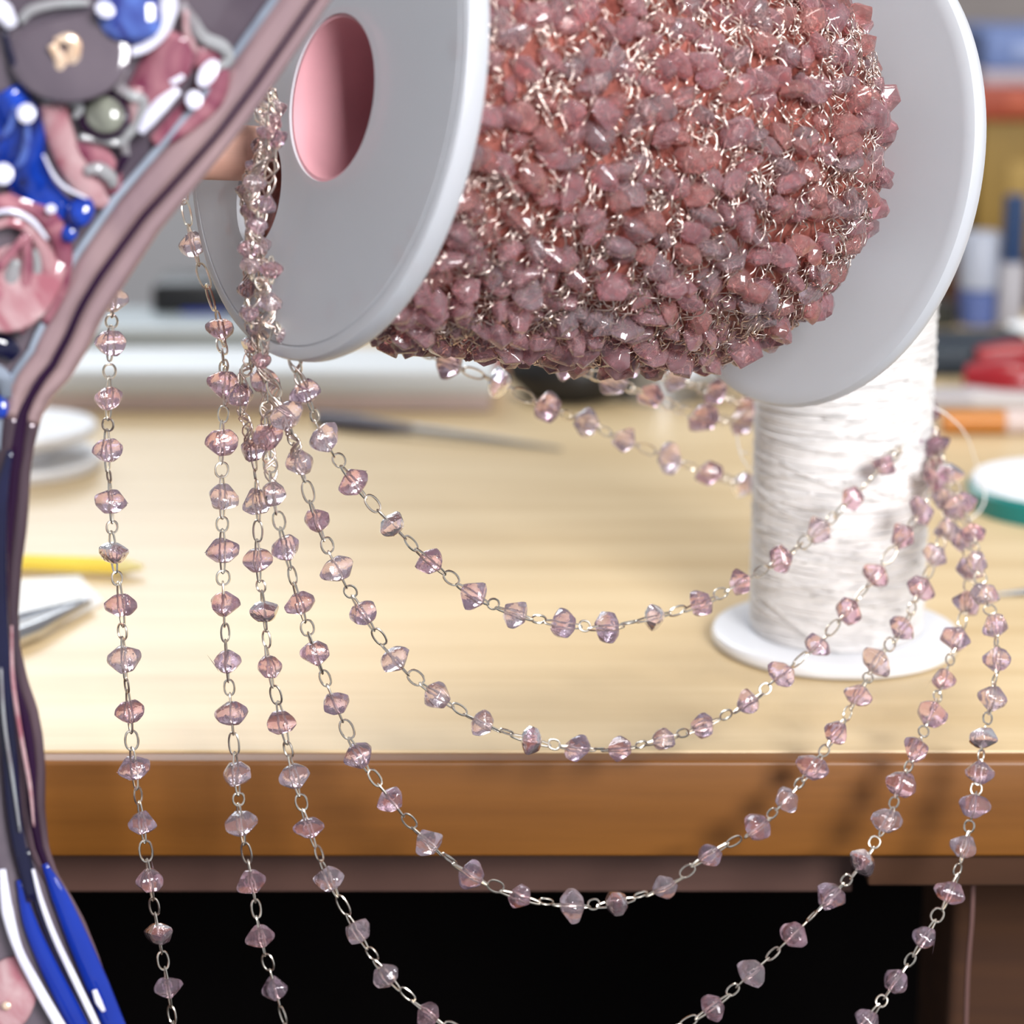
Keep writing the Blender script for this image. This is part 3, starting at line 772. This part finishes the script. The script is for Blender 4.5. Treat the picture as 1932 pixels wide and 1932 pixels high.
# ------------------------------------------------------------------ ornate glass flask at the left
VD = 0.300
OUT = [(700, -130), (662, -60), (622, 0), (560, 92), (500, 180), (440, 262), (370, 348), (300, 432), (245, 515), (190, 600), (166, 652), (132, 710), (97, 748), (77, 784), (64, 838), (56, 890), (53, 952), (49, 1000), (40, 1065), (34, 1155), (37, 1220), (52, 1285), (70, 1336), (80, 1388), (85, 1450), (84, 1525), (92, 1600), (110, 1650), (140, 1700), (160, 1737), (185, 1799), (210, 1874), (238, 1932), (262, 2010), (275, 2090), (278, 2160)]
VX = -260.0
def out_x(y):
    for (xa, ya), (xb, yb) in zip(OUT, OUT[1:]):
        if ya <= y <= yb: return xa + (xb - xa) * (y - ya) / (yb - ya)
    return OUT[-1][0]
PXM = 0.31 / F
def front(x, y, lift=0.0):
    """point on the flask's rounded front, lift metres towards the viewer"""
    w = out_x(y) - VX; u = min(1.0, abs(x - VX) / w)
    d = 0.26 * w * PXM * math.sqrt(max(0.0, 1 - u * u))
    return PD(x, y, VD - d - lift)
fk = tag(empty('glass_flask', PD(VX, 2160, VD)), 'glossy art-glass flask with pink and blue swirls and a polished pink rim', 'flask')
glassy = dict(coat=0.6)
V = {
 'body': mat('flask_mauve', (0.17, 0.135, 0.155), 0.10, color2=(0.09, 0.07, 0.09), vscale=30, dist=1.0, coat=0.8),
 'rim': mat('flask_rim', (0.74, 0.50, 0.49), 0.10, metal=0.6, color2=(0.50, 0.33, 0.36), vscale=45, dist=0.8, coat=0.5, stretch=(1, 1, 0.35)),
 'groove': mat('flask_groove', (0.025, 0.006, 0.03), 0.15, var=0.3, vscale=60),
 'steel': mat('flask_silver_highlight', (0.62, 0.70, 0.82), 0.12, metal=0.5, color2=(0.30, 0.34, 0.42), vscale=70),  # also colours the painted highlight line along the rim
 'pink': mat('flask_pink', (0.70, 0.32, 0.36), 0.08, color2=(0.26, 0.04, 0.10), vscale=110, dist=1.6, trans=0.35, coat=0.8),
 'rose': mat('flask_rose', (0.82, 0.60, 0.60), 0.08, color2=(0.48, 0.16, 0.20), vscale=95, dist=1.8, trans=0.30, coat=0.8),
 'milk': mat('flask_milk', (0.62, 0.66, 0.66), 0.10, color2=(0.40, 0.36, 0.38), vscale=130, dist=1.0, trans=0.40, coat=0.7),
 'white': mat('flask_white_highlight', (0.86, 0.86, 0.94), 0.10, color2=(0.74, 0.72, 0.88), vscale=120, dist=1.0, coat=0.7),  # white edges, and streaks and dots painted as highlights
 'blue': mat('flask_blue', (0.015, 0.09, 0.72), 0.05, color2=(0.002, 0.006, 0.10), vscale=100, dist=1.8, trans=0.35, coat=1.0),
 'deep': mat('flask_deep_blue', (0.010, 0.06, 0.55), 0.05, color2=(0.004, 0.02, 0.28), vscale=25, dist=0.5, trans=0.25, coat=1.0),
 'navy': mat('flask_navy', (0.010, 0.010, 0.045), 0.08, var=0.5, vscale=60, coat=0.8),
 'lblue': mat('flask_lightblue', (0.16, 0.28, 0.80), 0.08, color2=(0.03, 0.03, 0.22), vscale=120, dist=1.8, trans=0.3, coat=0.8),
 'glint': mat('flask_glint', (0.95, 0.55, 0.30), 0.25, metal=0.4, color2=(0.95, 0.82, 0.68), vscale=300),  # orange lamp reflection put into the colour
 'olive': mat('flask_olive', (0.30, 0.31, 0.25), 0.10, color2=(0.12, 0.12, 0.10), vscale=200, dist=1.0, coat=0.8),
}
ys = [-130 + 2290 * k / 110 for k in range(111)]
mb = MB(); sg = 56; vv = []; ff = []
for y in ys:
    w = out_x(y) - VX - 10
    for j in range(sg):
        a = 2 * PI * j / sg
        vv.append(PD(VX + w * math.cos(a), y, VD - 0.26 * w * PXM * math.sin(a)))
for i in range(len(ys) - 1):
    for j in range(sg):
        ff.append([i * sg + j, i * sg + (j + 1) % sg, (i + 1) * sg + (j + 1) % sg, (i + 1) * sg + j])
ff.append(list(range(sg))); ff.append([(len(ys) - 1) * sg + j for j in range(sg)][::-1])
part('body', mb.add(vv, ff), V['body'], fk, 'all')
viewv = Vector((0, -CP, SP))
def vec_line(pl, n=6): return spline(pl, n)
def band(name, off, rpx, m, lift=0.0, y0=-120, y1=2150, mirror=True, squash=1.0, taper=None):
    """ridge running along the outline, off pixels inside it (measured across)"""
    for side in ((1, -1) if mirror else (1,)):
        raw = []
        for k in range(91):
            y = y0 + (y1 - y0) * k / 90
            e = 12; dx = (out_x(min(y + e, 2160)) - out_x(max(y - e, -130))) / (2 * e)
            nx, ny = 1 / math.hypot(1, dx), -dx / math.hypot(1, dx)
            o_ = off(y) if callable(off) else off
            x_, y_ = out_x(y) - nx * o_, y - ny * o_
            raw.append(front(VX + side * (x_ - VX), y_, lift))
        rr = [(rpx(y0 + (y1 - y0) * k / 90) if callable(rpx) else rpx) * PXM for k in range(91)]
        part(name, MB().tube(raw, rr, 14, flat=(viewv, squash)), m, fk, 'all')
def itp(tab):
    def f(y):
        for (a, p), (b, q) in zip(tab, tab[1:]):
            if a <= y <= b: return p + (q - p) * (y - a) / (b - a)
        return tab[0][1] if y < tab[0][0] else tab[-1][1]
    return f
gro = itp([(-130, 28), (0, 30), (282, 34), (547, 50), (700, 45), (860, 31), (1000, 36), (1155, 30), (1500, 26), (1650, 14), (2160, 12)])
hil = itp([(-130, 84), (0, 86), (282, 96), (547, 104), (700, 90), (860, 66), (1000, 60), (1500, 50), (1700, 24), (2160, 20)])
grw = itp([(-130, 6), (282, 7), (547, 9), (860, 12), (1000, 11), (1500, 8), (1700, 3), (2160, 3)])
V['rim2'] = mat('flask_neck', (0.26, 0.16, 0.18), 0.10, metal=0.3, color2=(0.07, 0.045, 0.06), vscale=40, dist=1.0, coat=0.6, stretch=(1, 1, 0.3))
for y0_, y1_, mm_ in ((-120, 800, V['rim']), (796, 2150, V['rim2'])):
    band('rim_ridge', lambda y: gro(y) * 0.46, lambda y: gro(y) * 0.52, mm_, 0.0, y0_, y1_, squash=0.7)
    band('rim_ridge', lambda y: (gro(y) + hil(y)) / 2, lambda y: (hil(y) - gro(y)) * 0.48, mm_, 0.0003, y0_, y1_, squash=0.5)
band('rim_groove', gro, lambda y: grw(y) + 2, V['groove'], 0.0010, squash=0.5)
band('rim_highlight', hil, lambda y: 4 + (hil(y) - gro(y)) * 0.06, V['steel'], 0.0010, -120, 860, squash=0.8)  # blue-grey highlight line, modelled as a thin tube
def cane(name, pl, w, m, lift=0.0008, squash=0.5, n=6, label=None, parent=None):
    """soft glass cane, also used for built-in highlights, laid on the front; pl = (x, y) list, w = half width in pixels (number or list)"""
    sm = spline([Vector((x, y, 0)) for x, y in pl], n)
    N = len(sm)
    if isinstance(w, (list, tuple)):
        ws = []
        for i in range(N):
            t = i / (N - 1) * (len(w) - 1); k = min(int(t), len(w) - 2); ws.append((w[k] + (w[k + 1] - w[k]) * (t - k)) * PXM)
    else:
        ws = [w * PXM * (0.35 + 0.65 * math.sin(PI * (0.06 + 0.88 * i / (N - 1))) ** 0.5) for i in range(N)]
    o = part(name, MB().tube([front(p.x, p.y, lift) for p in sm], ws, 14, flat=(viewv, squash)), m, parent or fk, 'all')
    if label: o['label'] = label
    return o
def blob(name, x, y, rx, ry, m, lift=0.0006, squash=0.45, rot=0.0, label=None, wob=0.0):
    c = front(x, y, lift); ex = Vector((1, 0, 0)); ey = Vector((0, -SP, -CP)); ez = viewv
    v = []; f = []; nu, nv = 28, 10
    for i in range(nv + 1):
        t = PI * i / nv
        for j in range(nu):
            a = 2 * PI * j / nu; q = 1 + wob * math.sin(3 * a + x) + wob * 0.6 * math.sin(5 * a + y)
            lx, ly = rx * math.sin(t) * math.cos(a) * q, ry * math.sin(t) * math.sin(a) * q
            v.append(c + (ex * (lx * math.cos(rot) - ly * math.sin(rot)) + ey * (lx * math.sin(rot) + ly * math.cos(rot))) * PXM + ez * math.cos(t) * min(rx, ry) * squash * PXM)
    for i in range(nv):
        for j in range(nu): f.append([i * nu + j, i * nu + (j + 1) % nu, (i + 1) * nu + (j + 1) % nu, (i + 1) * nu + j])
    o = part(name, MB().add(v, f), m, fk, 'all')
    if label: o['label'] = label
    return o
# medallion, with a lamp's orange reflection modelled as flecks
blob('medallion', 130, 98, 108, 88, V['body'], 0.0012, 0.12, label='dark mauve round medallion')
cane('glint_fleck', [(97, 84), (112, 108), (120, 130), (148, 128)], [7, 10, 12, 7], V['glint'], 0.0024, 0.4, label='painted orange lamp reflection')
cane('glint_fleck', [(104, 78), (128, 72), (140, 84), (138, 108), (146, 126)], [6, 9, 12, 12, 8], V['glint'], 0.0024, 0.4, label='painted orange lamp reflection')
cane('milk_edge', [(38, 40), (60, 18), (110, 6), (170, 4)], [7, 9, 8, 6], V['milk'], 0.0012)
cane('milk_edge', [(8, 60), (22, 110), (40, 150), (62, 180)], [5, 6, 6, 5], V['navy'], 0.0012)
# pink ruffle to the right of the medallion
cane('petal', [(330, 60), (318, 110), (290, 150), (262, 190), (240, 240)], [38, 46, 40, 30, 16], V['pink'], 0.0006)
cane('petal', [(372, 90), (400, 130), (390, 180), (340, 230), (290, 270)], [22, 30, 32, 26, 14], V['pink'], 0.0004)
cane('petal', [(100, 195), (112, 250), (136, 310), (176, 365), (200, 385)], [24, 26, 26, 24, 12], V['rose'], 0.0008)
cane('petal', [(150, 260), (180, 290), (206, 330), (214, 365)], [20, 24, 24, 12], V['pink'], 0.0006)
cane('petal', [(255, 165), (258, 200), (246, 235)], [14, 18, 12], V['rose'], 0.0012)
cane('milk_edge', [(340, 8), (362, 40), (384, 70), (420, 88), (430, 112), (405, 130)], [10, 12, 11, 12, 10, 6], V['milk'], 0.0018)
cane('milk_edge', [(236, 128), (222, 158), (244, 178), (270, 190), (262, 230), (235, 262), (240, 300)], [8, 11, 9, 10, 10, 9, 6], V['milk'], 0.0020)
cane('milk_edge', [(82, 190), (110, 186), (142, 194), (150, 206), (140, 222)], [7, 9, 9, 8, 5], V['milk'], 0.0020)
cane('milk_edge', [(150, 258), (190, 262), (222, 268), (246, 250)], [6, 8, 8, 6], V['milk'], 0.0020)
cane('milk_edge', [(160, 322), (186, 318), (208, 334), (214, 352)], [8, 12, 12, 8], V['milk'], 0.0020)
cane('milk_edge', [(350, 20), (352, 60), (372, 100)], [5, 6, 5], V['rose'], 0.0022)
cane('dark_line', [(240, 290), (228, 310), (222, 330)], [8, 7, 3], V['groove'], 0.0020)
# glass swirl at the top; its highlights are modelled in white
blob('blue_drop', 246, 18, 58, 58, V['lblue'], 0.0010, 0.3, 0.4, label='blue glass drop', wob=0.05)
cane('blue_stripe', [(214, 40), (236, 66), (262, 70), (286, 50), (292, 20)], [6, 11, 12, 10, 6], V['blue'], 0.0022)
cane('highlight_streak', [(318, -16), (316, 20), (300, 60), (272, 88), (240, 102)], [14, 17, 15, 11, 6], V['white'], 0.0022)
blob('highlight_dot', 198, 18, 17, 13, V['white'], 0.0030, 0.15, 0.5)
blob('highlight_dot', 392, 138, 15, 27, V['white'], 0.0030, 0.15, 0.55)
cane('highlight_streak', [(322, 156), (334, 150), (346, 142)], [5, 6, 5], V['white'], 0.0028)
cane('highlight_streak', [(336, 168), (304, 198), (280, 226), (264, 250)], [8, 14, 13, 7], V['white'], 0.0028)
blob('highlight_dot', 366, 188, 15, 17, V['white'], 0.0030, 0.15)
# cabochon
blob('cabochon_setting', 196, 216, 46, 44, V['groove'], 0.0016, 0.25, 0.3, wob=0.03)
blob('cabochon', 198, 217, 35, 33, V['olive'], 0.0024, 0.45, 0.3)
# blue at the left
cane('blue_stripe', [(10, 170), (40, 230), (42, 300), (60, 350), (100, 385), (150, 410)], [30, 38, 44, 40, 28, 14], V['blue'], 0.0004)
cane('blue_stripe', [(-40, 190), (-20, 270), (-20, 340)], [30, 40, 30], V['blue'], 0.0004)
blob('blue_drop', 152, 400, 24, 30, V['blue'], 0.0022, 0.6, 0.5, label='bright blue glass drop')
blob('blue_drop', 130, 438, 16, 20, V['blue'], 0.0018, 0.6, 0.4, label='small blue glass drop')
cane('light_streak', [(52, 236), (50, 270), (42, 300), (22, 322)], [4, 7, 7, 3], V['lblue'], 0.0030)
cane('light_streak', [(30, 200), (18, 240), (-2, 262)], [4, 6, 5], V['lblue'], 0.0030)
blob('highlight_dot', 50, 214, 16, 17, V['white'], 0.0032, 0.15)  # bright reflections modelled as flat white discs
blob('highlight_dot', 6, 328, 18, 19, V['white'], 0.0034, 0.15)
cane('milk_edge', [(-10, 10), (6, 24), (24, 50)], [16, 18, 10], V['white'], 0.0018)
blob('highlight_dot', 96, 394, 9, 8, V['white'], 0.0034, 0.15)
cane('milk_edge', [(82, 292), (100, 328), (124, 354), (164, 374)], [2, 3, 3, 2], V['white'], 0.0030)
# pink rosette lower left
blob('rosette', 20, 496, 100, 128, V['rose'], 0.0002, 0.10, 0.2, label='pink rosette')
cane('petal', [(-20, 384), (40, 380), (88, 408), (118, 466), (112, 540), (84, 610)], [12, 17, 18, 18, 16, 8], V['pink'], 0.0014)
cane('petal', [(-20, 430), (24, 418), (62, 440), (86, 490), (80, 560), (52, 620)], [6, 10, 10, 10, 9, 5], V['rose'], 0.0020)
cane('petal', [(48, 440), (52, 500), (42, 560), (30, 616)], [8, 10, 10, 6], V['pink'], 0.0022)
cane('petal', [(46, 446), (22, 476), (0, 500), (-24, 512)], [6, 9, 8, 6], V['pink'], 0.0024)
cane('petal', [(-30, 530), (4, 570), (30, 604), (44, 628)], [12, 14, 12, 6], V['pink'], 0.0022)
cane('milk_edge', [(30, 490), (22, 520), (12, 548)], [9, 14, 9], V['milk'], 0.0016)
cane('milk_edge', [(68, 470), (70, 510), (58, 560)], [6, 9, 6], V['milk'], 0.0018)
cane('milk_edge', [(-14, 402), (22, 398), (60, 416), (90, 452)], [3, 5, 5, 3], V['white'], 0.0026)
# neck
cane('dark_stripe', [(-20, 640), (10, 655), (30, 672)], [18, 22, 14], V['navy'], 0.0010)
cane('milk_edge', [(-20, 690), (4, 712), (12, 750)], [12, 16, 10], V['steel'], 0.0012)
blob('blue_drop', 0, 768, 16, 22, V['blue'], 0.0014, 0.5, label='blue glass drop on the neck')
cane('dark_stripe', [(20, 850), (4, 930), (-2, 1050), (2, 1200), (16, 1400), (30, 1560), (60, 1700)], [6, 12, 16, 16, 16, 14, 10], V['navy'], 0.0020)
cane('pale_streak', [(22, 1180), (24, 1280), (40, 1390), (56, 1480), (64, 1560)], [2, 4, 4, 4, 2], V['rose'], 0.0030)
cane('pale_streak', [(2, 1260), (8, 1360), (24, 1470), (38, 1570)], [2, 3, 3, 2], V['milk'], 0.0036)
# foot: lengthwise reflections modelled as coloured stripes
cane('blue_stripe', [(84, 1630), (112, 1690), (146, 1770), (184, 1860), (226, 1960)], [6, 17, 22, 24, 22], V['deep'], 0.0014)
cane('highlight_streak', [(62, 1640), (78, 1700), (104, 1770), (142, 1850), (190, 1950)], [3, 5, 6, 7, 7], V['white'], 0.0030)
cane('highlight_streak', [(4, 1640), (14, 1720), (34, 1790), (64, 1850), (110, 1930), (130, 1960)], [7, 12, 9, 10, 11, 11], V['white'], 0.0034)
cane('blue_stripe', [(36, 1660), (56, 1740), (90, 1820), (130, 1900), (170, 1980)], [6, 14, 18, 20, 20], V['deep'], 0.0010)
cane('dark_stripe', [(50, 1600), (70, 1690), (98, 1770), (136, 1850), (176, 1930)], [5, 9, 8, 7, 6], V['navy'], 0.0022)
cane('highlight_streak', [(178, 1868), (186, 1890), (196, 1908)], [5, 7, 4], V['white'], 0.0034)
blob('rosette', 14, 1880, 56, 80, V['rose'], 0.0008, 0.25, 0.3, label='mauve rosette on the foot')
blob('glint_fleck', 12, 1898, 9, 8, V['glint'], 0.0030, 0.4)
# small pedestal below the frame that carries the flask
b0 = PD(VX, 2160, VD)
t = tag(empty('plant_stand', (b0.x, b0.y, -0.75)), 'slim round stand carrying the glass flask, below the picture', 'stand')
part('top_plate', MB().lathe([(0.0001, b0.z - 0.012), (0.036, b0.z - 0.012), (0.037, b0.z - 0.010), (0.037, b0.z - 0.0015), (0.036, b0.z - 0.0002), (0.0001, b0.z - 0.0002)], 48, Vector((b0.x, b0.y, 0))), M['apron'], t)
part('column', MB().lathe([(0.014, -0.73), (0.012, -0.5), (0.012, b0.z - 0.03), (0.018, b0.z - 0.012)], 24, Vector((b0.x, b0.y, 0))), M['apron'], t)
part('foot', MB().lathe([(0.0001, -0.7498), (0.05, -0.7498), (0.05, -0.742), (0.03, -0.732), (0.014, -0.728), (0.0001, -0.728)], 48, Vector((b0.x, b0.y, 0))), M['apron'], t)
